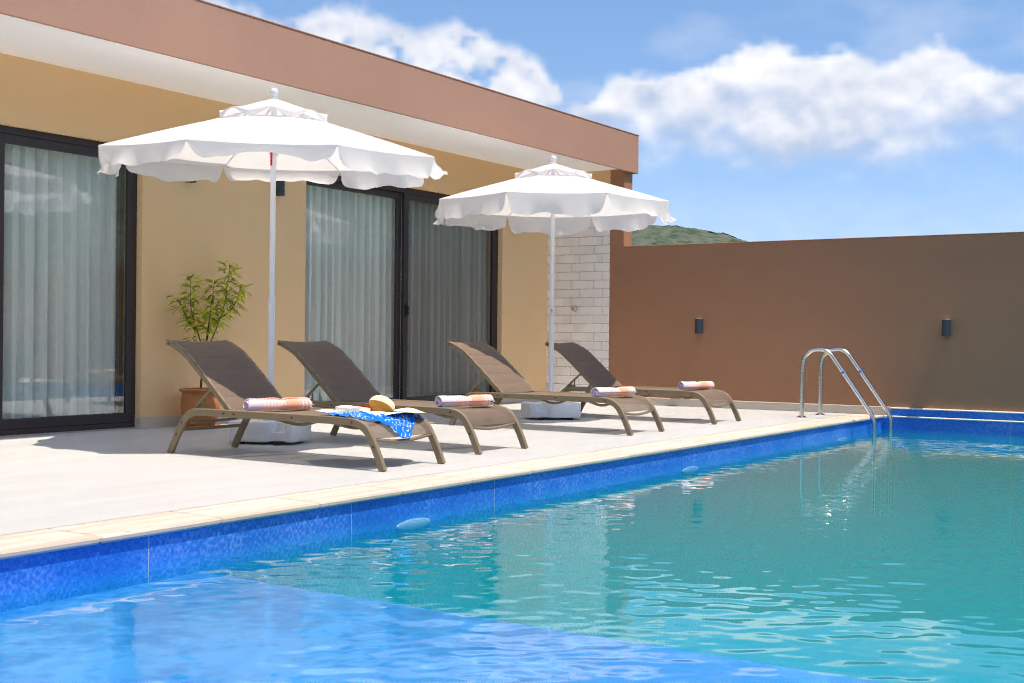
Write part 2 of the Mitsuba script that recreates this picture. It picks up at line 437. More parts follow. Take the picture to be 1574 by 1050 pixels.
def slab(x0, x1, y0, y1):
    return box(x0, x1, y0, y1, -0.029, 0.0, 0.0085)


SL = 0.606
k = 0
while True:
    a = -20.0 + SL * (k + math.floor((PX0 - 0.32 + 20) / SL))
    b = a + SL
    k += 1
    if a > 12.90:
        break
    a, b = max(a, PX0 - 0.32), min(b, 12.895)
    if b - a < 0.02:
        continue
    part(cp, 'slab', slab(a + 0.0004, b - 0.0004, CY0, CY1), 'mat_travertine', smooth=False)
yy = CY0
for i in range(8):
    part(cp, 'slab', slab(PX0 - 0.32, PX0 + 0.022, CY0 - 0.606 * (i + 1) + 0.001, CY0 - 0.606 * i - 0.001), 'mat_travertine', smooth=False)
part(cp, 'slab', slab(PX0 - 0.32, 12.895, PY0 - 0.32, PY0 + 0.022 - 0.0), 'mat_travertine', smooth=False)

# raised blue kerb along the end wall
kb = newkey('pool_kerb')
labels[kb] = {'kind': 'structure', 'label': 'low blue tiled upstand with pale cap along the foot of the brown end wall'}
scene[kb] = mikit.ply(box(PX1 + 0.003, 12.9055, PY0, 3.752, -0.019, 0.069), 'mat_grout')
for a, b in zip(ends[1:], [3.752] + ends[1:-1]):
    part(kb, 'tile', box(PX1 - 0.004, PX1 + 0.0035, max(a, PY0) + 0.002, b - 0.002, 0.001, 0.0685, 0.001), 'mat_pool_tile', smooth=False)
part(kb, 'cap', box(PX1 - 0.010, 12.9085, PY0, 3.756, 0.0695, 0.087, 0.0082), 'mat_white_stone', smooth=False)
part(kb, 'ledge', box(PX1 - 0.018, PX1 + 0.002, PY0, CY0 - 0.002, -0.0185, 0.0005, 0.0085), 'mat_white_stone', smooth=False)


def water_mesh():
    xs = np.arange(PX0 - 0.001, PX1 + 0.004, 0.0113)
    ys = np.arange(PY0 - 0.001, PY1 + 0.004, 0.0113)
    ys[-1] = PY1 + 0.0005
    xs[-1] = PX1 + 0.0005
    X, Y = np.meshgrid(xs, ys, indexing='ij')
    rng = np.random.default_rng(12)
    Z = np.zeros_like(X)
    gust = meshkit.fbm(np.stack([X * 0.45, Y * 0.7, X * 0], -1), 3, 31)
    near = np.clip((8.6 - X) / 5.0, 0, 1)
    amp = (0.20 + 0.70 * near) * np.clip(0.25 + 1.9 * (gust - 0.32), 0.2, 1.5)
    for _ in range(90):
        lam = float(np.exp(rng.uniform(np.log(0.06), np.log(0.27))))
        th = rng.normal(0.66, 0.5)
        kx, ky = 2 * np.pi / lam * math.cos(th), 2 * np.pi / lam * math.sin(th)
        slope = 0.0072 * (1.0 if lam < 0.3 else 0.75)
        wx, wy = rng.uniform(-3, 3, 2)
        bend = meshkit.noise(np.stack([X * 1.1 + wx, Y * 1.1 + wy, X * 0], -1), 5) - 0.5
        grp = 0.35 + 1.3 * meshkit.noise(np.stack([X * 0.8 + wy, Y * 0.8 - wx, X * 0], -1), 9)
        Z += amp * grp * slope * lam / (2 * np.pi) * np.sin(kx * X + ky * Y + rng.uniform(0, 7) + bend * 5)
    if __name__ == 'slopes':
        print(np.std(np.gradient(Z, 0.0113, axis=0)[:200]))
    P = np.stack([X, Y, WATER + Z], -1).reshape(-1, 3)
    n, m = len(xs), len(ys)
    i, j = np.meshgrid(np.arange(n - 1), np.arange(m - 1), indexing='ij')
    q = np.stack([i * m + j, (i + 1) * m + j, (i + 1) * m + j + 1, i * m + j + 1], -1).reshape(-1, 4)
    return trimesh.Trimesh(P, np.vstack([q[:, [0, 1, 2]], q[:, [0, 2, 3]]]), process=False)


struct('water', water_mesh(), 'mat_water', 'rippled blue green water of the swimming pool', smooth=True, interior={'type': 'ref', 'id': 'pool_water'})

# pool lights on the long wall, just under the surface
for i, (cx, lab) in enumerate([(4.95, 'pale underwater pool light nearest the camera, below the first lounger'), (8.22, 'pale underwater pool light midway along the long pool wall'), (11.62, 'pale underwater pool light beside the ladder')]):
    t = thing('pool_light', lab, 'pool light', 'underwater lights along the pool wall')
    ring = lathe([(0.10, 0.0), (0.137, 0.004), (0.14, 0.010), (0.13, 0.016), (0.108, 0.018)], 40)
    lens = lathe([(0.0, 0.022), (0.06, 0.021), (0.11, 0.0175)], 40)
    for nm, m, mt in (('rim', ring, 'mat_pool_lamp'), ('lens', lens, 'mat_pool_lamp')):
        m = rot(m, (1, 0, 0), 90)
        m.apply_scale([1, 1, 0.2])
        part(t, nm, mov(m, cx, PY1 - 0.001, -0.186), mt)

# ---------------------------------------------------------------- villa
YW, SOF, YF, ZF0, ZF1 = 7.985, 2.779, 6.88, 2.747, 3.200
D1 = (4.2, 6.685, 2.275)
D2 = (8.60, 11.915, 2.33)
villa = thing('villa', 'single storey villa with mustard facade, dark sliding doors and a thick pink brown roof edge', 'house')
wall = cat(box(-6, D1[0], YW, YW + 0.22, 0, SOF), box(D1[1], D2[0], YW, YW + 0.22, 0, SOF), box(D2[1], 12.92, YW, YW + 0.22, 0, SOF),
           box(D1[0], D1[1], YW, YW + 0.22, D1[2], SOF), box(D2[0], D2[1], YW, YW + 0.22, D2[2], SOF))
part(villa, 'wall', wall, 'mat_yellow', smooth=False)
part(villa, 'back_wall', cat(box(-6, 13.11, 12.0, 12.2, -0.2, SOF), box(-6.2, -6, YW, 12.2, -0.2, SOF), box(12.92, 13.11, 8.205, 12.0, -0.2, SOF)), 'mat_yellow', smooth=False)
part(villa, 'room_floor', box(-6, 12.9, 8.21, 12.0, -0.1, 0.01), 'mat_room', smooth=False)
part(villa, 'soffit', box(-6.2, 13.10, YF + 0.03, 12.2, SOF, SOF + 0.04), 'mat_soffit', smooth=False)
rf = part(villa, 'roof', box(-6.2, 13.17, YF + 0.025, 12.3, SOF + 0.041, ZF1 - 0.03), 'mat_fascia', smooth=False)
# the roof edge leans in very slightly towards its top
fas = box(-6.2, 13.175, YF, YF + 0.024, ZF0, ZF1, 0.004)
part(villa, 'fascia', fas, 'mat_fascia', smooth=False, label='pink brown rendered roof edge')
part(villa, 'fascia', box(13.151, 13.175, YF + 0.0245, 12.3, ZF0, ZF1, 0.004), 'mat_fascia', smooth=False)
part(rf, 'edge_trim', box(-6.2, 13.18, YF - 0.006, YF + 0.06, ZF1 + 0.001, ZF1 + 0.012, 0.003), 'mat_fascia', smooth=False)
for a, b in ((D1[1] - 0.002, D2[0] + 0.002), (D2[1] - 0.002, 12.905)):
    part(villa, 'skirting', box(a, b, YW - 0.012, YW - 0.0005, 0.0, 0.091, 0.002), 'mat_skirting', smooth=False)
part(villa, 'skirting', box(D1[1] - 0.012, D1[1] - 0.0005, YW - 0.012, YW + 0.06, 0.0, 0.0905, 0.002), 'mat_skirting', smooth=False)


def door(name, label, x0, x1, z1, stiles, panes, yd, handle_x):
    d = part(villa, name, cat(box(x0, x1, yd, yd + 0.09, z1 - 0.055, z1 - 0.001, 0.003), box(x0, x1, yd, yd + 0.09, 0.012, 0.05, 0.003),
                              box(x0, x0 + 0.03, yd, yd + 0.09, 0.05, z1 - 0.055, 0.003), box(x1 - 0.03, x1 - 0.001, yd, yd + 0.09, 0.05, z1 - 0.055, 0.003)), 'mat_frame', smooth=False, label=label)
    for a, b, dy in stiles:
        part(d, 'stile', box(a, b, yd + dy, yd + dy + 0.04, 0.051, z1 - 0.056, 0.004), 'mat_frame', smooth=False)
    for a, b, dy, mt in panes:
        part(d, 'rail', box(a, b, yd + dy, yd + dy + 0.04, 0.051, 0.13, 0.004), 'mat_frame', smooth=False)
        part(d, 'rail', box(a, b, yd + dy, yd + dy + 0.04, z1 - 0.125, z1 - 0.056, 0.004), 'mat_frame', smooth=False)
        v = np.array([[a, yd + dy + 0.02, 0.13], [b, yd + dy + 0.02, 0.13], [b, yd + dy + 0.02, z1 - 0.125], [a, yd + dy + 0.02, z1 - 0.125]])
        part(d, 'pane', trimesh.Trimesh(v, [[0, 1, 2], [0, 2, 3]], process=False), mt, smooth=False)
    part(d, 'track', box(x0 + 0.002, x1 - 0.002, yd - 0.035, yd + 0.088, 0.0005, 0.011, 0.002), 'mat_track', smooth=False)
    if handle_x:
        part(d, 'handle', cat(box(handle_x - 0.018, handle_x + 0.018, yd - 0.008, yd + 0.001, 0.98, 1.11, 0.003), box(handle_x - 0.008, handle_x + 0.008, yd - 0.03, yd - 0.007, 1.0, 1.09, 0.004)), 'mat_black', smooth=False)
    return d


door('sliding_door', 'dark framed sliding glass door at the left edge of the picture', D1[0], D1[1], D1[2],
     [(4.25, 4.33, 0.045), (5.37, 5.485, 0.003), (6.60, 6.655, 0.003), (6.545, 6.56, 0.045)],
     [(4.33, 5.37, 0.045, 'mat_glass'), (5.485, 6.60, 0.003, 'mat_glass')], YW + 0.065, None)
door('sliding_door', 'dark framed sliding glass door between the two umbrellas, its right half behind a grey insect screen', D2[0], D2[1], D2[2],
     [(8.63, 8.70, 0.045), (10.10, 10.165, 0.045), (10.165, 10.24, 0.003), (11.82, 11.885, 0.003)],
     [(8.70, 10.10, 0.045, 'mat_glass'), (10.24, 11.82, 0.003, 'mat_glass_screened')], YW + 0.06, 10.205)


def curtain(x0, x1, y, z0, z1, wl, amp, seed):
    rng = np.random.default_rng(seed)
    n = int((x1 - x0) / 0.008)
    ph = np.cumsum(np.r_[0, rng.uniform(0.6, 1.5, n)])
    ph = ph / ph[-1] * (x1 - x0) / wl * 2 * math.pi
    k = np.convolve(rng.uniform(0.5, 1.35, n + 61), np.ones(61) / 61, 'valid')[:n + 1] if n > 61 else np.ones(n + 1)

    def f(u, v):
        c = np.interp(u, np.linspace(0, 1, n + 1), ph)
        a = np.interp(u, np.linspace(0, 1, n + 1), k) * amp
        s = np.sin(c + 0.35 * np.sin(2.2 * v + c * 0.13))
        yy = y - a * (2.2 * np.abs(np.sin(c / 2 + 0.2 * np.sin(2.2 * v + c * 0.13))) ** 0.75 - 1.1 + 0.22 * np.sin(1.37 * c)) * (0.7 + 0.3 * (1 - v) ** 0.6)
        xx = x0 + u * (x1 - x0) + 0.35 * a * np.cos(c)
        return np.stack([xx, yy, z0 + v * (z1 - z0)], 1)
    return grid(f, n + 1, 16)[0]


for x0, x1, wl, amp, seed, lab in ((4.22, 6.66, 0.135, 0.06, 3, 'pale sheer curtain with wide folds behind the left sliding door'),
                                   (8.60, 11.90, 0.115, 0.055, 5, 'pale green grey sheer curtain behind the sliding door between the umbrellas')):
    k = newkey('curtain')
    scene[k] = mikit.ply(curtain(x0, x1, YW + 0.245, 0.03, 2.42, wl, amp, seed), 'mat_curtain', smooth=True)
    labels[k] = {'label': lab, 'category': 'curtain'}


def wall_lamp(loc, face, label):
    """A short up and down wall light: a half round body on a flat back plate."""
    t = thing('wall_lamp', label, 'wall lamp', 'small dark wall lamps')
    s = sg.Point(0, -0.052).buffer(0.04, 24).union(sg.box(-0.04, -0.052, 0.04, 0.0))
    body = extrude(s.buffer(-0.002), 0.165)
    plate = box(-0.034, 0.034, -0.004, 0.0, 0.012, 0.153)
    cap = mov(extrude(s.buffer(-0.012), 0.004), 0, 0, 0.1655)
    for nm, m, mt in (('body', body, 'mat_lamp'), ('lens', cap, 'mat_lens')):
        if face == 'x':
            m = rot(m, (0, 0, 1), -90)
        part(t, nm, mov(m, *loc), mt)


wall_lamp((7.155, YW, 2.04), 'y', 'small dark wall lamp on the mustard wall, half hidden by the left umbrella')
wall_lamp((8.205, YW, 2.035), 'y', 'small dark wall lamp on the mustard wall behind the left umbrella pole')
wall_lamp((12.91, 5.93, 0.838), 'x', 'small dark wall lamp on the brown wall, nearest the villa')
wall_lamp((12.91, 3.20, 0.828), 'x', 'small dark wall lamp on the brown wall, above the pool at the right')

# ---------------------------------------------------------------- end wall with the tiled shower panel
bw = thing('boundary_wall', 'brown rendered wall closing the far end of the pool', 'wall')
part(bw, 'wall', cat(box(12.91, 13.11, -6.0, 6.926, -0.3, 1.852), box(12.9095, 13.11, 6.926, 7.112, -0.3, ZF0 + 0.03)), 'mat_brown', smooth=False)
part(bw, 'coping', box(12.905, 13.118, -6.0, 6.9255, 1.8525, 1.864, 0.003), 'mat_brown', smooth=False)
part(bw, 'skirting', box(12.895, 12.9095, 3.757, 7.11, 0.0, 0.09, 0.006), 'mat_skirting', smooth=False)

sw = thing('shower_wall', 'white brick tiled shower panel between the mustard facade and the brown wall', 'wall')
part(sw, 'backing', cat(box(12.915, 13.11, 7.1125, 8.2, -0.2, 2.262)), 'mat_tile_grout', smooth=False)
part(sw, 'upper_wall', box(12.92, 13.11, 7.1125, YW + 0.2, 2.2625, SOF), 'mat_yellow', smooth=False, label='plain mustard strip above the white tiles')
TH, TW = 0.1047, 0.317
zr0 = 0.8406 - 8 * TH
for r in range(22):
    z0 = max(zr0 + r * TH, 0.001)
    z1 = zr0 + (r + 1) * TH
    off = 7.3256 if r % 2 == 1 else 7.2096
    y0 = off - 4 * TW
    while y0 < YW:
        a, b = max(y0 + 0.0035, 7.1135), min(y0 + TW - 0.0035, YW - 0.001)
        if b - a > 0.012:
            part(sw, 'tile', box(12.908, 12.9155, a, b, z0 + 0.0035, z1 - 0.0035, 0.001), 'mat_tile_white', smooth=False)
        y0 += TW
so = thing('shower_tap', 'small chrome shower tap on the white tiles', 'tap')
tp = rot(lathe([(0, 0), (0.036, 0), (0.036, 0.008), (0.02, 0.012), (0.02, 0.03), (0.03, 0.034), (0.034, 0.06), (0.028, 0.074), (0, 0.078)], 24), (0, 1, 0), -90)
part(so, 'valve', mov(tp, 12.908, 7.575, 1.132), 'mat_steel')
part(so, 'lever', rod((12.85, 7.56, 1.125), (12.84, 7.53, 1.085), 0.010), 'mat_steel')

# ---------------------------------------------------------------- pool ladder
lad = thing('pool_ladder', 'stainless steel pool ladder with two arched rails at the far corner of the pool', 'ladder')
RAIL = [(4.36, 0.0), (4.36, 0.30), (4.358, 0.50), (4.34, 0.585), (4.295, 0.645), (4.235, 0.678), (4.175, 0.683), (4.115, 0.668), (4.065, 0.63), (4.02, 0.57), (3.90, 0.40), (3.72, 0.145), (3.665, 0.065), (3.64, 0.015), (3.63, -0.04), (3.63, -0.2), (3.63, -0.9)]
for X in (11.92, 12.46):
    path = curve([(X, a, b) for a, b in RAIL], 80)
    r_ = part(lad, 'rail', tube(path, 0.0205, 16), 'mat_steel', smooth=60)
    part(r_, 'flange', mov(lathe([(0.022, 0.0005), (0.05, 0.0005), (0.049, 0.006), (0.028, 0.016), (0.022, 0.016)], 24), X, 4.36, 0), 'mat_steel')
    part(r_, 'band', tube(curve([(X, 3.948, 0.468), (X, 3.936, 0.451)], 3), 0.0222, 16), 'mat_pool_tile')
for z in (-0.35, -0.62):
    part(lad, 'step', box(11.925, 12.455, 3.60, 3.67, z, z + 0.03, 0.006), 'mat_steel')

# ---------------------------------------------------------------- sun loungers
LW = 0.585
CEN = [(0.0, 0.0), (0.04, 0.092), (0.085, 0.175), (0.117, 0.222), (0.172, 0.257), (0.25, 0.2725), (0.45, 0.275), (0.9, 0.276), (1.3, 0.2765), (1.46, 0.276), (1.535, 0.272), (1.585, 0.255), (1.622, 0.225), (1.668, 0.157), (1.757, 0.0)]
BACK = [(1.252, 0.288), (1.33, 0.357), (1.418, 0.437), (1.50, 0.508), (1.573, 0.570), (1.64, 0.625), (1.70, 0.662), (1.763, 0.690), (1.826, 0.714)]
SLC = curve([(1.26, 0.2925), (0.9, 0.2925), (0.45, 0.292), (0.25, 0.290), (0.165, 0.2745), (0.106, 0.238), (0.07, 0.182)], 120)
SLS = np.r_[0, np.cumsum(np.linalg.norm(np.diff(SLC, axis=0), axis=1))]


def sling_at(s):
    """(y, z) and the outward normal on the seat sling at the arc length s from the hinge towards the foot."""
    y, z = np.interp(s, SLS, SLC[:, 0]), np.interp(s, SLS, SLC[:, 1])
    e = 0.004
    ty = np.interp(s + e, SLS, SLC[:, 0]) - np.interp(s - e, SLS, SLC[:, 0])
    tz = np.interp(s + e, SLS, SLC[:, 1]) - np.interp(s - e, SLS, SLC[:, 1])
    n = np.hypot(ty, tz) + 1e-9
    return y, z, tz / n, -ty / n


def lounger(X, Y, label, sag):
    t = thing('sun_lounger', label, 'sun lounger', 'sun loungers in a row beside the pool')
    P = lambda m: mov(m, X, Y, 0)
    sec = rect(0.045, 0.028)
    side = curve([(a, b) for a, b in CEN], 90)
    for k, lx in enumerate((0.014, LW - 0.014)):
        path = np.stack([np.full(len(side), lx), side[:, 0], side[:, 1]], 1)
        sf = part(t, 'side_frame', P(sweep(path, sec, ref=(0, 1, 0.0))), 'mat_alu')
        s = -1 if k == 0 else 1
        bolts = [rod((lx + s * 0.0113, a, b), (lx + s * 0.0162, a, b), 0.0065, 10) for a, b in ((1.262, 0.276), (1.175, 0.276), (0.69, 0.276), (0.225, 0.269), (0.064, 0.135), (1.64, 0.205), (1.686, 0.125))]
        part(sf, 'bolts', P(cat(*bolts)), 'mat_bolt')
    # backrest
    bk = curve(BACK, 60)
    for lx in (0.044, LW - 0.044):
        path = np.stack([np.full(len(bk), lx), bk[:, 0], bk[:, 1]], 1)
        br = part(t, 'backrest_rail', P(sweep(path, rect(0.034, 0.024), ref=(0, -1, 1))), 'mat_alu')
        part(br, 'bolt', P(rod((lx - 0.0145, 1.803, 0.703), (lx + 0.0145, 1.803, 0.703), 0.0065)), 'mat_bolt')
    bt = np.gradient(bk, axis=0)
    bt /= np.linalg.norm(bt, axis=1, keepdims=True)
    bs = np.r_[0, np.cumsum(np.linalg.norm(np.diff(bk, axis=0), axis=1))]
    NS = 6

    def backpad(u, v):
        s = v * bs[-1]
        y, z = np.interp(s, bs, bk[:, 0]), np.interp(s, bs, bk[:, 1])
        ty, tz = np.interp(s, bs, bt[:, 0]), np.interp(s, bs, bt[:, 1])
        puff = 0.0045 * np.abs(np.sin(np.pi * np.clip(v * NS, 0, NS))) ** 0.5 * np.minimum(1, 8 * np.minimum(u, 1 - u) + 0.25)
        h = 0.016 + puff - 0.012 * np.sin(np.pi * u)
        return np.stack([0.03 + u * (LW - 0.06), y - tz * h, z + ty * h], 1)
    top, _ = grid(backpad, 25, 97)
    bp = part(t, 'backrest_sling', P(top), 'mat_sling', smooth=True)
    for k in range(1, NS):
        u = np.linspace(0.01, 0.99, 14)
        p = backpad(u, np.full(14, k / NS))
        ty, tz = np.interp(k / NS * bs[-1], bs, bt[:, 0]), np.interp(k / NS * bs[-1], bs, bt[:, 1])
        p[:, 1] -= tz * 0.0012
        p[:, 2] += ty * 0.0012
        part(bp, 'seam', P(tube(p, 0.0019, 5)), 'mat_seam')
    part(t, 'top_bar', P(box(0.056, LW - 0.056, 1.80, 1.826, 0.693, 0.717, 0.004)), 'mat_alu')

    # seat
    def seat(u, v):
        y, z, ny, nz = sling_at(v * SLS[-1])
        h = -0.010 * np.sin(np.pi * u) * sag
        return np.stack([0.024 + u * (LW - 0.048), y + ny * h, z + nz * h], 1)
    top, _ = grid(seat, 21, 90)
    part(t, 'seat_sling', P(top), 'mat_seat_sling', smooth=True)
    bow = lambda y, z, d: np.stack([np.linspace(0.02, LW - 0.02, 17), np.full(17, y), z - d * np.sin(np.pi * np.linspace(0, 1, 17)) ** 1.2], 1)
    part(t, 'crossbar', P(tube(bow(0.86, 0.262, 0.048), 0.011)), 'mat_alu')
    part(t, 'crossbar', P(tube(bow(0.40, 0.262, 0.048), 0.011)), 'mat_alu')
    part(t, 'crossbar', P(tube(bow(0.082, 0.175, 0.022), 0.011)), 'mat_alu')
    part(t, 'crossbar', P(tube(bow(1.655, 0.157, 0.0), 0.011)), 'mat_alu')
    part(t, 'crossbar', P(tube(bow(1.25, 0.278, 0.0), 0.010)), 'mat_alu')
    # prop of the backrest: two struts and the bent bar that joins them
    for lx in (0.062, LW - 0.062):
        pr = part(t, 'prop', P(sweep(np.array([(lx, 1.425, 0.432), (lx, 1.52, 0.354), (lx, 1.612, 0.272)]), rect(0.02, 0.008, 0.002), ref=(0, 1, 0))), 'mat_alu')
        part(pr, 'ratchet', P(cat(box(lx + 0.0045, lx + 0.012, 1.50, 1.585, 0.28, 0.312, 0.002), box(lx + 0.005, lx + 0.0115, 1.505, 1.515, 0.312, 0.352), box(lx + 0.005, lx + 0.0115, 1.545, 1.555, 0.312, 0.335))), 'mat_alu')
    part(t, 'prop_bar', P(tube(curve([(0.05, 1.60, 0.205), (0.20, 1.60, 0.205), (0.42, 1.60, 0.21), (0.50, 1.59, 0.245), (0.525, 1.585, 0.25)], 30), 0.009)), 'mat_alu')
    return t


L1, L2, L3, L4 = (5.405, 4.427), (6.592, 4.595), (8.660, 4.575), (10.335, 4.60)
lounger(*L1, 'brown mesh sun lounger nearest the camera, holding the straw hat and blue sarong', 1.0)
lounger(*L2, 'brown mesh sun lounger second from the left, behind the one with the straw hat', 0.9)
lounger(*L3, 'brown mesh sun lounger with half its backrest in sun, left of the right umbrella pole', 1.0)
lounger(*L4, 'brown mesh sun lounger farthest from the camera, in front of the brown wall', 0.8)


# ---------------------------------------------------------------- rolled towels
def towel(p0, p1, z, label, seed, r=0.043):
    t = thing('rolled_towel', label, 'towel', 'rolled striped beach towels on the loungers')
    rng = np.random.default_rng(seed)
    p0, p1 = np.array([*p0, z + r * 0.93]), np.array([*p1, z + r * 0.93])
    ax = (p1 - p0) / np.linalg.norm(p1 - p0)
    side = np.cross([0, 0, 1.0], ax)
    L = np.linalg.norm(p1 - p0)
    turns = 4.4
    nth, nax = 170, 34
    fold = rng.uniform(-1, 1, 8)

    def sheet(u, v, off):
        th = v * turns * 2 * math.pi
        rr = 0.006 + (r - 0.006) * v + off
        rr = rr * (1 + 0.035 * np.sin(3 * th * 0.5 + 9 * u + fold[0]) * v + 0.02 * np.sin(21 * u + fold[1]) * v) - 0.010 * np.exp(-((u - 0.56) / 0.06) ** 2) * v
        a = th + fold[2]
        x = rr * np.cos(a) * 1.08
        zz = rr * np.sin(a)
        zz = np.where(zz < -r * 0.8, -r * 0.8 + (zz + r * 0.8) * 0.2, zz)
        skew = (0.012 * np.sin(2.1 * v * 9 + fold[3]) + 0.010 * v * fold[4]) * np.where(u < 0.5, 1, -1) * (np.abs(2 * u - 1) ** 4)
        along = u * L + skew
        return p0 + along[:, None] * ax + x[:, None] * side + zz[:, None] * np.array([0, 0, 1.0])
    mo, uo = grid(lambda u, v: sheet(u, v, 0.0), nax, nth)
    mn, un = grid(lambda u, v: sheet(u, v, -0.0058), nax, nth)
    mn.invert()
    i = np.arange(nth - 1)
    a, b = nax * nth, 0
    edge = []
    for base in (0, (nax - 1) * nth):
        q = np.stack([base + i, base + i + 1, a + base + i + 1, a + base + i], 1)
        edge += [q[:, [0, 1, 2]], q[:, [0, 2, 3]]]
    j = np.arange(nax - 1)
    q = np.stack([j * nth + nth - 1, (j + 1) * nth + nth - 1, a + (j + 1) * nth + nth - 1, a + j * nth + nth - 1], 1)
    edge += [q[:, [0, 1, 2]], q[:, [0, 2, 3]]]
    m = trimesh.Trimesh(np.vstack([mo.vertices, mn.vertices]), np.vstack([mo.faces, mn.faces + a] + edge), process=False)
    scene[part(t, 'roll', m, 'mat_towel', smooth=True, uv=np.vstack([uo, un]))]
    # twisted fringe at the far end
    fr = []
    for q in range(16):
        th = q / 16 * 2 * math.pi
        rr = r * (0.5 + 0.5 * rng.random())
        o = p1 + side * rr * math.cos(th) + np.array([0, 0, 1]) * rr * math.sin(th) * 0.85
        e = o + ax * rng.uniform(0.012, 0.03) + side * rng.normal(0, 0.006) + np.array([0, 0, -0.004 - 0.01 * rng.random()])
        e[2] = max(e[2], z + 0.003)
        fr.append(tube(np.array([o - ax * 0.004, e]), 0.0016, 4))
    part(t, 'fringe', cat(*fr), 'mat_white_plastic', smooth=False)


ZS = 0.2885
towel((5.485, 5.565), (5.885, 5.435), ZS, 'rolled lilac and orange towel on the lounger nearest the camera', 1)
towel((6.625, 4.94), (7.045, 4.825), ZS, 'rolled lilac and orange towel on the second lounger from the left', 2)
towel((8.69, 4.905), (9.10, 4.80), ZS, 'rolled lilac and orange towel on the lounger left of the right umbrella pole', 3)
towel((10.575, 5.05), (10.96, 4.925), ZS, 'rolled pink and orange towel on the lounger in front of the brown wall', 4)


# ---------------------------------------------------------------- sarong, hat and book on the nearest lounger
def on_seat(x, s, lift):
    """World point over the nearest lounger's seat: x across, s along the sling towards the foot."""
    y, z, ny, nz = sling_at(s)
    return np.stack([L1[0] + x, L1[1] + y + ny * lift, z + nz * lift], 1)


def s_of_y(y):
    return np.interp(-(y - L1[1]), -SLC[:, 0], SLS)


s_tip = np.interp(-0.150, -SLC[:, 1][60:], SLS[60:]) if False else SLS[-1] + 0.03


def sarong():
    poly = sg.Polygon([(0.015, s_of_y(4.80)), (0.0, s_of_y(4.70)), (0.015, s_of_y(4.65)), (0.06, s_of_y(4.58)), (0.115, SLS[-1] - 0.125), (0.19, SLS[-1] - 0.04), (0.25, SLS[-1] + 0.018), (0.315, SLS[-1] + 0.02),
                       (0.40, SLS[-1] - 0.05), (0.50, SLS[-1] - 0.125), (0.545, s_of_y(4.55)), (0.53, s_of_y(4.75)), (0.33, s_of_y(4.90)), (0.15, s_of_y(5.0)), (0.07, s_of_y(4.93))])
    v, f = trimesh.creation.triangulate_polygon(poly, engine='earcut')
    v = np.c_[v, np.zeros(len(v))]
    v, f = trimesh.remesh.subdivide_to_size(v, f, 0.011)
    m = trimesh.Trimesh(v, f, process=True)
    x, s = m.vertices[:, 0], m.vertices[:, 1]
    q = np.stack([x * 1.0 + s * 0.7, (s - x * 0.6) * 0.35, x * 0], 1)
    w = (meshkit.fbm(q * 22, 3, 4) - 0.35) * 0.030
    fold = 0.007 * np.sin((x * 0.75 + s * 0.55) * 120) ** 2
    y, z, ny, nz = sling_at(np.minimum(s, SLS[-1] - 0.005))
    extra = np.maximum(s - (SLS[-1] - 0.005), 0)
    lift = 0.005 + np.maximum(w, 0) + fold
    p = np.stack([L1[0] + x, L1[1] + y + ny * lift - extra * 0.35, z + nz * lift - extra * 0.9], 1)
    return trimesh.Trimesh(p, m.faces, process=False), np.stack([x, s], 1)


m_, uv_ = sarong()
k = newkey('sarong')
scene[k] = mikit.ply(m_, 'mat_sarong', smooth=True, uv=uv_)
labels[k] = {'label': 'blue sarong with white wavy pattern hanging over the foot end of the nearest lounger', 'category': 'sarong'}

hat = thing('straw_hat', 'yellow straw sun hat lying on the blue sarong', 'hat')


def crown(u, v, r):
    th, ph = u * 2 * math.pi, v * 0.54 * math.pi
    rad = r * np.sin(ph) ** 0.75
    h = r * 0.66 * np.sign(np.cos(ph)) * np.abs(np.cos(ph)) ** 0.8
    rad = rad * (1 + 0.05 * np.sin(3 * th + 1) * v)
    return np.stack([rad * np.cos(th), rad * np.sin(th), h - 0.012 * np.exp(-((rad * np.cos(th)) / 0.03) ** 2) * (v < 0.45)], 1)


cen_hat = np.array([5.84, 4.785, ZS + 0.045])
ax_hat = 0.40 * np.array([0.5496, -0.8354, 0]) + 0.62 * np.array([0.8354, 0.5496, 0]) + np.array([0, 0, 0.80])
ax_hat /= np.linalg.norm(ax_hat)
Rh = trimesh.geometry.align_vectors([0, 0, 1], ax_hat)
mo, _ = grid(lambda u, v: crown(u, v, 0.083), 41, 22)
mi_, _ = grid(lambda u, v: crown(u, v, 0.079), 41, 22)
mi_.invert()
cr = cat(mo, mi_)
cr.apply_transform(Rh)
part(hat, 'crown', mov(cr, *cen_hat), 'mat_straw_pale', smooth=True)


def lining(u, v):
    p = crown(u, v * 0.99, 0.0775)
    return p


ml, _ = grid(lining, 41, 22)
ml.invert()
ml.apply_transform(Rh)
part(hat, 'lining', mov(ml, *cen_hat), 'mat_straw', smooth=True, label='deeper yellow inside of the hat')


def brim(u, v):
    th = u * 2 * math.pi
    r = 0.05 + 0.145 * v
    x, y = 1.15 * r * np.cos(th), 0.95 * r * np.sin(th)
    z = 0.008 * np.sin(3 * th + 0.6) * v + 0.005 * np.sin(5 * th) * v ** 2 - 0.001
    return np.stack([5.85 + x, 4.70 + y, ZS + 0.021 + z], 1)


mb, _ = grid(brim, 61, 10)
part(hat, 'brim', mb, 'mat_straw_pale', smooth=True)

book = thing('open_book', 'open book with cream pages and a red cover edge lying left of the straw hat', 'book')
bx = []


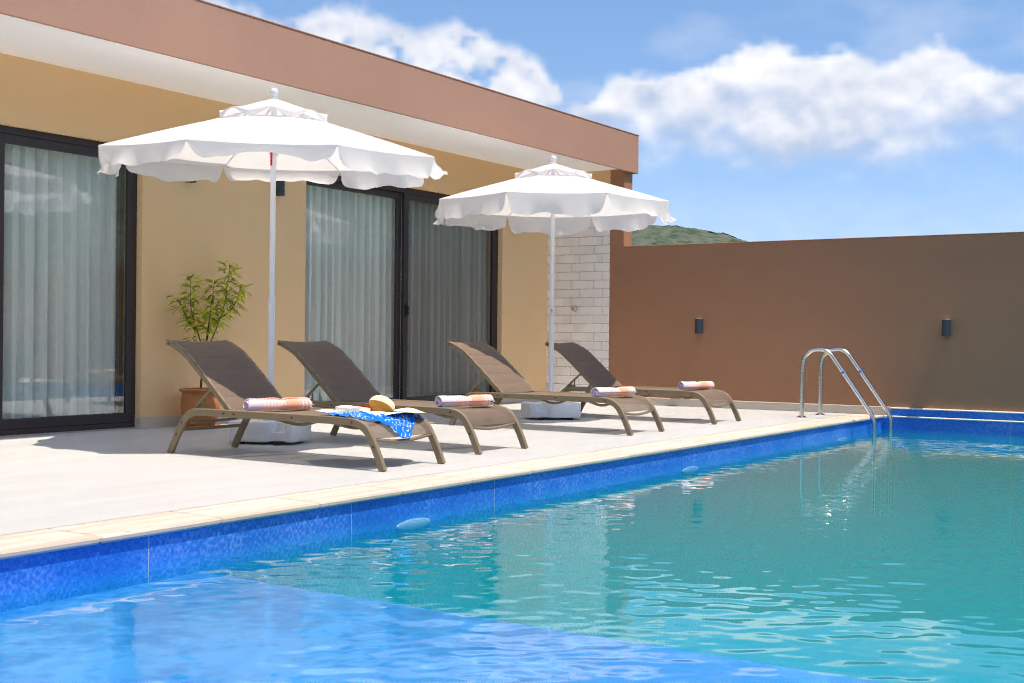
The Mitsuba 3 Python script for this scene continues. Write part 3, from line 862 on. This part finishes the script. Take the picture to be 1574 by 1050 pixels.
def leaf_block(w, d, h0, h1, bulge):
    def f(u, v):
        return np.stack([u * w, v * d, h0 + bulge * np.sin(np.pi * np.minimum(u * 1.0, 1)) ** 1.2 * (1 - 0.5 * u) + 0 * v], 1)
    top, _ = grid(f, 16, 4)
    lo = top.copy()
    lo.vertices[:, 2] = h1
    n = len(top.vertices)
    b = [k for k in range(0, 4)] + [k * 4 + 3 for k in range(1, 16)] + [15 * 4 + k for k in (2, 1, 0)] + [k * 4 for k in range(14, 0, -1)]
    fs = []
    for a_, c_ in zip(b, b[1:] + b[:1]):
        fs += [(a_, c_, n + c_), (a_, n + c_, n + a_)]
    m = trimesh.Trimesh(np.vstack([top.vertices, lo.vertices]), np.vstack([top.faces, lo.faces[:, ::-1] + n, np.array(fs)]), process=False)
    return m


BKP = T
for nm, w, h, bulge, flip, mt in (('page_block', 0.135, 0.010, 0.010, True, 'mat_paper'), ('page_block', 0.135, 0.030, 0.012, False, 'mat_paper')):
    m = leaf_block(w, 0.20, h, 0.002, bulge)
    if flip:
        m.vertices[:, 0] *= -1
        m.invert()
    m = rot(m, (0, 0, 1), -22)
    part(book, nm, mov(m, 5.635, 4.86, ZS + 0.012), mt, smooth=40)
cv = box(0.0, 0.142, -0.001, 0.204, -0.001, 0.0015)
part(book, 'cover', mov(rot(cv, (0, 0, 1), -22), 5.635, 4.86, ZS + 0.012), 'mat_red_cover', smooth=False)
curl = curve([(0.137, 0.0, 0.001), (0.150, 0.0, 0.012), (0.150, 0.0, 0.032), (0.132, 0.0, 0.042)], 12)
cm, _ = grid(lambda u, v: np.stack([np.interp(u, np.linspace(0, 1, 12), curl[:, 0]), -0.002 + v * 0.2, np.interp(u, np.linspace(0, 1, 12), curl[:, 2])], 1), 12, 4)
part(book, 'curled_cover', mov(rot(cm, (0, 0, 1), -22), 5.635, 4.86, ZS + 0.012), 'mat_red_cover', smooth=True)


# ---------------------------------------------------------------- umbrellas
def umbrella(px, py, R, zr, za, a0, label, seed, base_rot, wind, joint, lean=(0.0, 0.0), drop0=0.17):
    lean = np.array(lean)
    at = lambda z: np.array([px + lean[0] * z, py + lean[1] * z, z])
    t = thing('parasol', label, 'umbrella', 'white parasols between the loungers')
    rng = np.random.default_rng(seed)
    NP = 8
    cor = [(math.cos(a0 + k * math.pi / 4), math.sin(a0 + k * math.pi / 4)) for k in range(NP)]
    RV = 0.36
    zv = zr + (za - zr) * (1 - RV / R) * 0.93

    def W(p):
        """From the parasol's own frame to the place: its pole leans a little."""
        p = np.array(p, float)
        q = np.atleast_2d(p)
        o = np.stack([px + q[:, 0] + lean[0] * q[:, 2], py + q[:, 1] + lean[1] * q[:, 2], q[:, 2] - 0.6 * (lean[0] * q[:, 0] + lean[1] * q[:, 1])], 1)
        return o.reshape(p.shape)

    def surf(k, u, v):
        """Panel k: u across between its two ribs, v from the vent to the rim."""
        c0, c1 = np.array(cor[k]), np.array(cor[(k + 1) % NP])
        r = RV * 0.93 + (R - RV * 0.93) * v
        d = (c0[None] * (1 - u)[:, None] + c1[None] * u[:, None])
        z = zv + (zr - zv) * v + 0.004 * np.sin(np.pi * v)
        sagp = 4 * u * (1 - u)
        z = z - 0.012 * sagp * v ** 1.5
        return np.c_[d * r[:, None], z]
    vs, fs, n0 = [], [], 0
    for k in range(NP):
        m, _ = grid(lambda u, v: W(surf(k, u, v)), 13, 12)
        vs.append(m.vertices)
        fs.append(m.faces + n0)
        n0 += len(m.vertices)
    cano = trimesh.Trimesh(np.vstack(vs), np.vstack(fs), process=False)
    cano.merge_vertices()
    can = part(t, 'canopy', cano, 'mat_canopy', smooth=9)
    for k in range(NP):
        c0, c1 = np.array(cor[k]), np.array(cor[(k + 1) % NP])
        out = (c0 + c1) / np.linalg.norm(c0 + c1)
        amp = rng.uniform(0.020, 0.045)
        ph = rng.uniform(0, 6)
        rel = math.degrees(math.atan2(out[1], out[0])) - 180 - math.degrees(YAW)
        fl0 = wind((rel + 180) % 360 - 180) + rng.uniform(-0.012, 0.012)
        dr_ = drop0 * rng.uniform(0.92, 1.16)

        def val(u, v):
            p = surf(k, u, np.ones_like(u))
            edge = np.minimum(u, 1 - u)
            drop = dr_ * (0.95 + 0.09 * np.sin(2 * np.pi * u * 1.6 + ph) + 0.03 * np.sin(2 * np.pi * u * 4.3 + 2 * ph)) * v * (1 - 0.40 * np.exp(-edge / 0.035))
            side = (c1 - c0)
            fl = fl0 * v ** 1.2 * (0.6 + 0.8 * np.sin(np.pi * u) ) + amp * v * np.sin(2 * np.pi * (1.7 * u) + ph) + 0.007 * v * np.sin(2 * np.pi * 5.3 * u + 2 * ph)
            ang = np.clip(fl / dr_, -1.35, 1.1)
            xy = p[:, :2] + out[None] * (drop * np.sin(ang))[:, None] + side[None] * ((0.5 - u) * 0.07 * v * np.exp(-edge / 0.10))[:, None]
            return W(np.c_[xy, p[:, 2] - drop * np.cos(ang) - 0.001])
        m, _ = grid(val, 41, 14)
        part(can, 'valance', m, 'mat_canopy', smooth=True)

    # vent cap with a scalloped skirt
    def cap(u, v):
        th = a0 + u * 2 * math.pi
        seg = (u * NP) % 1.0
        fac = np.cos(np.pi / NP) / np.cos((seg - 0.5) * 2 * np.pi / NP)
        lobe = np.sin(np.pi * seg) ** 2
        r = (0.03 + (RV + 0.02 - 0.03) * v) * (fac * 0.5 + 0.5)
        z = za + 0.005 - (za - zv - 0.022) * v ** 1.05 + 0.028 * lobe * v ** 4
        return W(np.stack([r * np.cos(th), r * np.sin(th), z], 1))
    m, _ = grid(cap, 161, 12)
    part(t, 'vent_cap', m, 'mat_canopy', smooth=True)

    def capskirt(u, v):
        p = cap(u, np.ones_like(u))
        seg = (u * NP) % 1.0
        p[:, 2] -= v * (0.035 * (1 - 0.75 * np.sin(np.pi * seg) ** 2))
        return p
    m, _ = grid(capskirt, 161, 4)
    part(can, 'vent_skirt', m, 'mat_canopy', smooth=True)
    fin = lathe([(0, 0), (0.034, 0), (0.036, 0.008), (0.016, 0.014), (0.015, 0.022), (0.026, 0.034), (0.030, 0.048), (0.026, 0.064), (0.012, 0.078), (0, 0.08)], 24)
    part(t, 'finial', mov(fin, at(za)[0], at(za)[1], za + 0.006), 'mat_white_plastic')
    part(t, 'pole', rod(at(0.10), at(joint), 0.0235, 20), 'mat_white_metal', smooth=50)
    part(t, 'upper_pole', rod(at(joint - 0.002), at(za), 0.0195, 20), 'mat_white_metal', smooth=50)
    part(t, 'pole_collar', rod(at(joint - 0.03), at(joint + 0.012), 0.026, 20), 'mat_white_plastic', smooth=50)
    if seed == 2:
        part(t, 'locking_pin', rod((px - 0.027, py - 0.015, joint + 0.03), (px + 0.02, py + 0.01, joint + 0.03), 0.011), 'mat_brass')
    zs = zr + 0.045
    part(t, 'slider', rod(at(zs - 0.035), at(zs + 0.03), 0.032, 20), 'mat_white_plastic', smooth=50)
    for k in range(NP):
        c = np.array(cor[k])
        P0, P1 = W([c[0] * 0.03, c[1] * 0.03, za - 0.03]), W([c[0] * (R - 0.005), c[1] * (R - 0.005), zr - 0.009])
        r_ = part(t, 'rib', sweep(np.array([P0, W([c[0] * RV, c[1] * RV, zv - 0.012]), P1]), rect(0.014, 0.009, 0.002)), 'mat_white_metal', smooth=30)
        mid = W([c[0] * R * 0.55, c[1] * R * 0.55, np.interp(0.55 * R, [RV, R], [zv, zr]) - 0.018])
        part(r_, 'strut', sweep(np.array([W([c[0] * 0.03, c[1] * 0.03, zs]), mid]), rect(0.013, 0.008, 0.002)), 'mat_white_metal', smooth=30)
    sx, sy = at(zs)[:2]
    part(t, 'red_strap', box(sx - 0.046, sx - 0.030, sy - 0.020, sy - 0.010, zs - 0.110, zs - 0.010, 0.003) if seed == 1 else box(sx + 0.005, sx + 0.028, sy - 0.034, sy - 0.024, zs - 0.055, zs - 0.035, 0.002), 'mat_red', smooth=False)
    # moulded plastic foot: a rounded drum with a carrying handle moulded on each side
    main_lobe = sg.box(-0.17, -0.12, 0.01, 0.12).buffer(0.09, 16)
    end_lobe = sg.box(0.205, -0.12, 0.22, 0.12).buffer(0.042, 12)
    prof = [(0.020, -0.018), (0.030, -0.004), (0.075, 0.0), (0.086, -0.005), (0.094, -0.005), (0.104, 0.0), (0.142, -0.004), (0.152, -0.012), (0.157, -0.022)]
    ms, hb = [], []
    for (z0, o0), (z1, o1) in zip(prof[:-1], prof[1:]):
        ms.append(mov(extrude(main_lobe.buffer((o0 + o1) / 2), z1 - z0), 0, 0, z0))
        hb.append(mov(extrude(end_lobe.buffer((o0 + o1) / 2), z1 - z0), 0, 0, z0))
    web = [mov(extrude(sg.box(0.02, -0.165, 0.20, 0.165), 0.060), 0, 0, 0.028), mov(extrude(sg.box(0.02, -0.09, 0.20, 0.09), 0.062), 0, 0, 0.0881)]
    place = lambda m: mov(rot(m, (0, 0, 1), base_rot), px, py, 0)
    b_ = part(t, 'base', place(cat(*ms)), 'mat_white_plastic', smooth=35)
    part(b_, 'handle', place(cat(*hb)), 'mat_white_plastic', smooth=35)
    for m in web:
        part(b_, 'web', place(m), 'mat_white_plastic', smooth=False)
    part(b_, 'socket', mov(lathe([(0.024, 0.155), (0.05, 0.155), (0.045, 0.185), (0.03, 0.195), (0.024, 0.195)], 24), px, py, 0), 'mat_white_plastic')
    feet = [mov(trimesh.creation.cylinder(0.03, 0.021, sections=16), 0.14 * a, 0.17 * b, 0.0105) for a in (-1, 1) for b in (-1, 1)]
    for m in feet:
        part(b_, 'foot', place(m), 'mat_black', smooth=35)


VIEW = math.degrees(math.atan2(-6.2, -6.36))
def ang(theta_deg):
    """The world angle of a direction theta to the right of the line from the pole to the camera."""
    return math.radians(180 + math.degrees(YAW) + theta_deg)


umbrella(6.392, 6.258, 1.18, 2.005, 2.39, ang(30.0), 'white octagonal parasol on the left, its scalloped edge hanging over the first two loungers', 1, -72,
         lambda a: float(np.interp(a, [-180, -128, -83, -38, 7, 52, 97, 142, 180], [0.12, 0.0, 0.03, 0.01, -0.125, 0.035, 0.11, 0.0, 0.12])), 1.02, (-0.070, -0.072), 0.132)
umbrella(10.0, 6.13, 1.14, 2.03, 2.415, ang(22.5), 'white octagonal parasol on the right, in front of the white tiled wall', 2, 138,
         lambda a: float(np.interp(a, [-180, -90, 0, 45, 90, 135, 180], [0.01, 0.03, 0.0, 0.03, 0.06, 0.01, 0.01])), 1.0)

# ---------------------------------------------------------------- potted plant
PXC, PYC = 7.09, 7.735
pot = thing('potted_shrub', 'young citrus shrub with narrow yellow green leaves in a terracotta pot by the mustard wall', 'potted plant')
prof = [(0.0, 0.0), (0.105, 0.0), (0.115, 0.01), (0.135, 0.06), (0.152, 0.12), (0.158, 0.18), (0.154, 0.235), (0.146, 0.275), (0.150, 0.288), (0.172, 0.305), (0.174, 0.318), (0.165, 0.322), (0.145, 0.318), (0.138, 0.285), (0.135, 0.27), (0.0, 0.27)]
part(pot, 'pot', mov(lathe(prof, 48), PXC, PYC, 0), 'mat_terracotta', smooth=40)
part(pot, 'soil', mov(lathe([(0, 0.288), (0.07, 0.286), (0.1385, 0.276)], 24), PXC, PYC, 0), 'mat_soil')
part(pot, 'saucer', mov(lathe([(0.0, 0.0005), (0.15, 0.0005), (0.165, 0.02), (0.16, 0.022), (0.145, 0.006), (0.106, 0.004)], 40), PXC, PYC, 0), 'mat_terracotta', smooth=40)


def leaf_mesh(base, d, up, L, w, droop):
    d = d / np.linalg.norm(d)
    s = np.cross(d, up)
    s /= np.linalg.norm(s) + 1e-9
    n = np.cross(s, d)
    ts = np.array([0, 0.25, 0.55, 0.82, 1.0])
    ws = np.array([0.12, 0.85, 1.0, 0.6, 0.03]) * w
    v = []
    for a, b in zip(ts, ws):
        c = base + d * L * a - np.array([0, 0, 1]) * droop * L * a * a
        v += [c - s * b - n * b * -0.25, c, c + s * b + n * b * 0.25]
    f = []
    for k in range(4):
        o = k * 3
        f += [(o, o + 1, o + 4), (o, o + 4, o + 3), (o + 1, o + 2, o + 5), (o + 1, o + 5, o + 4)]
    return np.array(v), np.array(f)


rng = np.random.default_rng(5)
fork = np.array([PXC + 0.03, PYC, 0.50])
stems = []
main = curve([(PXC, PYC, 0.27), (PXC + 0.01, PYC, 0.4), (PXC + 0.045, PYC - 0.005, 0.64)], 8)
limbs = [curve([(PXC + 0.04, PYC, 0.60), (PXC - 0.06, PYC - 0.02, 0.80), (PXC - 0.14, PYC - 0.03, 1.0), (PXC - 0.145, PYC - 0.03, 1.235)], 24),
         curve([(PXC + 0.04, PYC, 0.60), (PXC + 0.17, PYC, 0.82), (PXC + 0.255, PYC + 0.0, 1.02), (PXC + 0.31, PYC, 1.37)], 28),
         curve([(PXC + 0.045, PYC, 0.62), (PXC + 0.11, PYC + 0.03, 0.85), (PXC + 0.15, PYC + 0.03, 1.06), (PXC + 0.17, PYC + 0.03, 1.22)], 20),
         curve([(PXC - 0.05, PYC, 0.78), (PXC - 0.12, PYC + 0.05, 0.92), (PXC - 0.21, PYC + 0.06, 1.06)], 12),
         curve([(PXC + 0.20, PYC, 0.90), (PXC + 0.33, PYC - 0.05, 1.03), (PXC + 0.385, PYC - 0.06, 1.2)], 14),
         curve([(PXC + 0.04, PYC, 0.64), (PXC + 0.05, PYC - 0.04, 0.82), (PXC + 0.04, PYC - 0.05, 0.93)], 10),
         curve([(PXC + 0.03, PYC, 0.62), (PXC - 0.03, PYC + 0.02, 0.70), (PXC - 0.07, PYC + 0.03, 0.74)], 8)]
trunk = part(pot, 'stem', cat(tube(main, 0.009, 8, np.linspace(1.1, 0.7, 8)), *[tube(l, 0.0055, 6, np.linspace(1.1, 0.35, len(l))) for l in limbs]), 'mat_stem', smooth=60)
LV = {0: [[], [], 0], 1: [[], [], 0], 2: [[], [], 0]}
leafn = 0
for li, l in enumerate(limbs):
    seglen = np.linalg.norm(np.diff(l, axis=0), axis=1).sum()
    n = int(seglen * (150 if li < 5 else 100))
    for q in range(n):
        u = 0.30 + 0.70 * (q + rng.random()) / n if li < 3 else 0.12 + 0.88 * (q + rng.random()) / n
        b = np.array([np.interp(u, np.linspace(0, 1, len(l)), l[:, c]) for c in range(3)])
        a = q * 2.4 + rng.normal(0, 0.5)
        spread = rng.uniform(0.0, 0.055) * (1 - 0.55 * u)
        d = np.array([math.cos(a), math.sin(a), rng.uniform(-0.15, 0.8)])
        b = b + d * spread
        kind = int(rng.choice(3, p=[0.38, 0.40, 0.22] if b[0] < PXC else [0.22, 0.42, 0.36]))
        v, f = leaf_mesh(b, d, np.array([rng.normal(0, 0.3), rng.normal(0, 0.3), 1.0]), rng.uniform(0.07, 0.125), rng.uniform(0.010, 0.0155), rng.uniform(0.1, 0.8))
        s = LV[kind]
        s[0].append(v)
        s[1].append(f + s[2])
        s[2] += len(v)
for kind, s in LV.items():
    part(pot, 'foliage', trimesh.Trimesh(np.vstack(s[0]), np.vstack(s[1]), process=False), f'mat_leaf_{kind}', smooth=True, kind='stuff')
part(pot, 'fruit', mov(trimesh.creation.icosphere(3, 0.02), PXC - 0.11, PYC - 0.06, 0.855), 'mat_fruit', smooth=True, label='small yellow orange fruit')
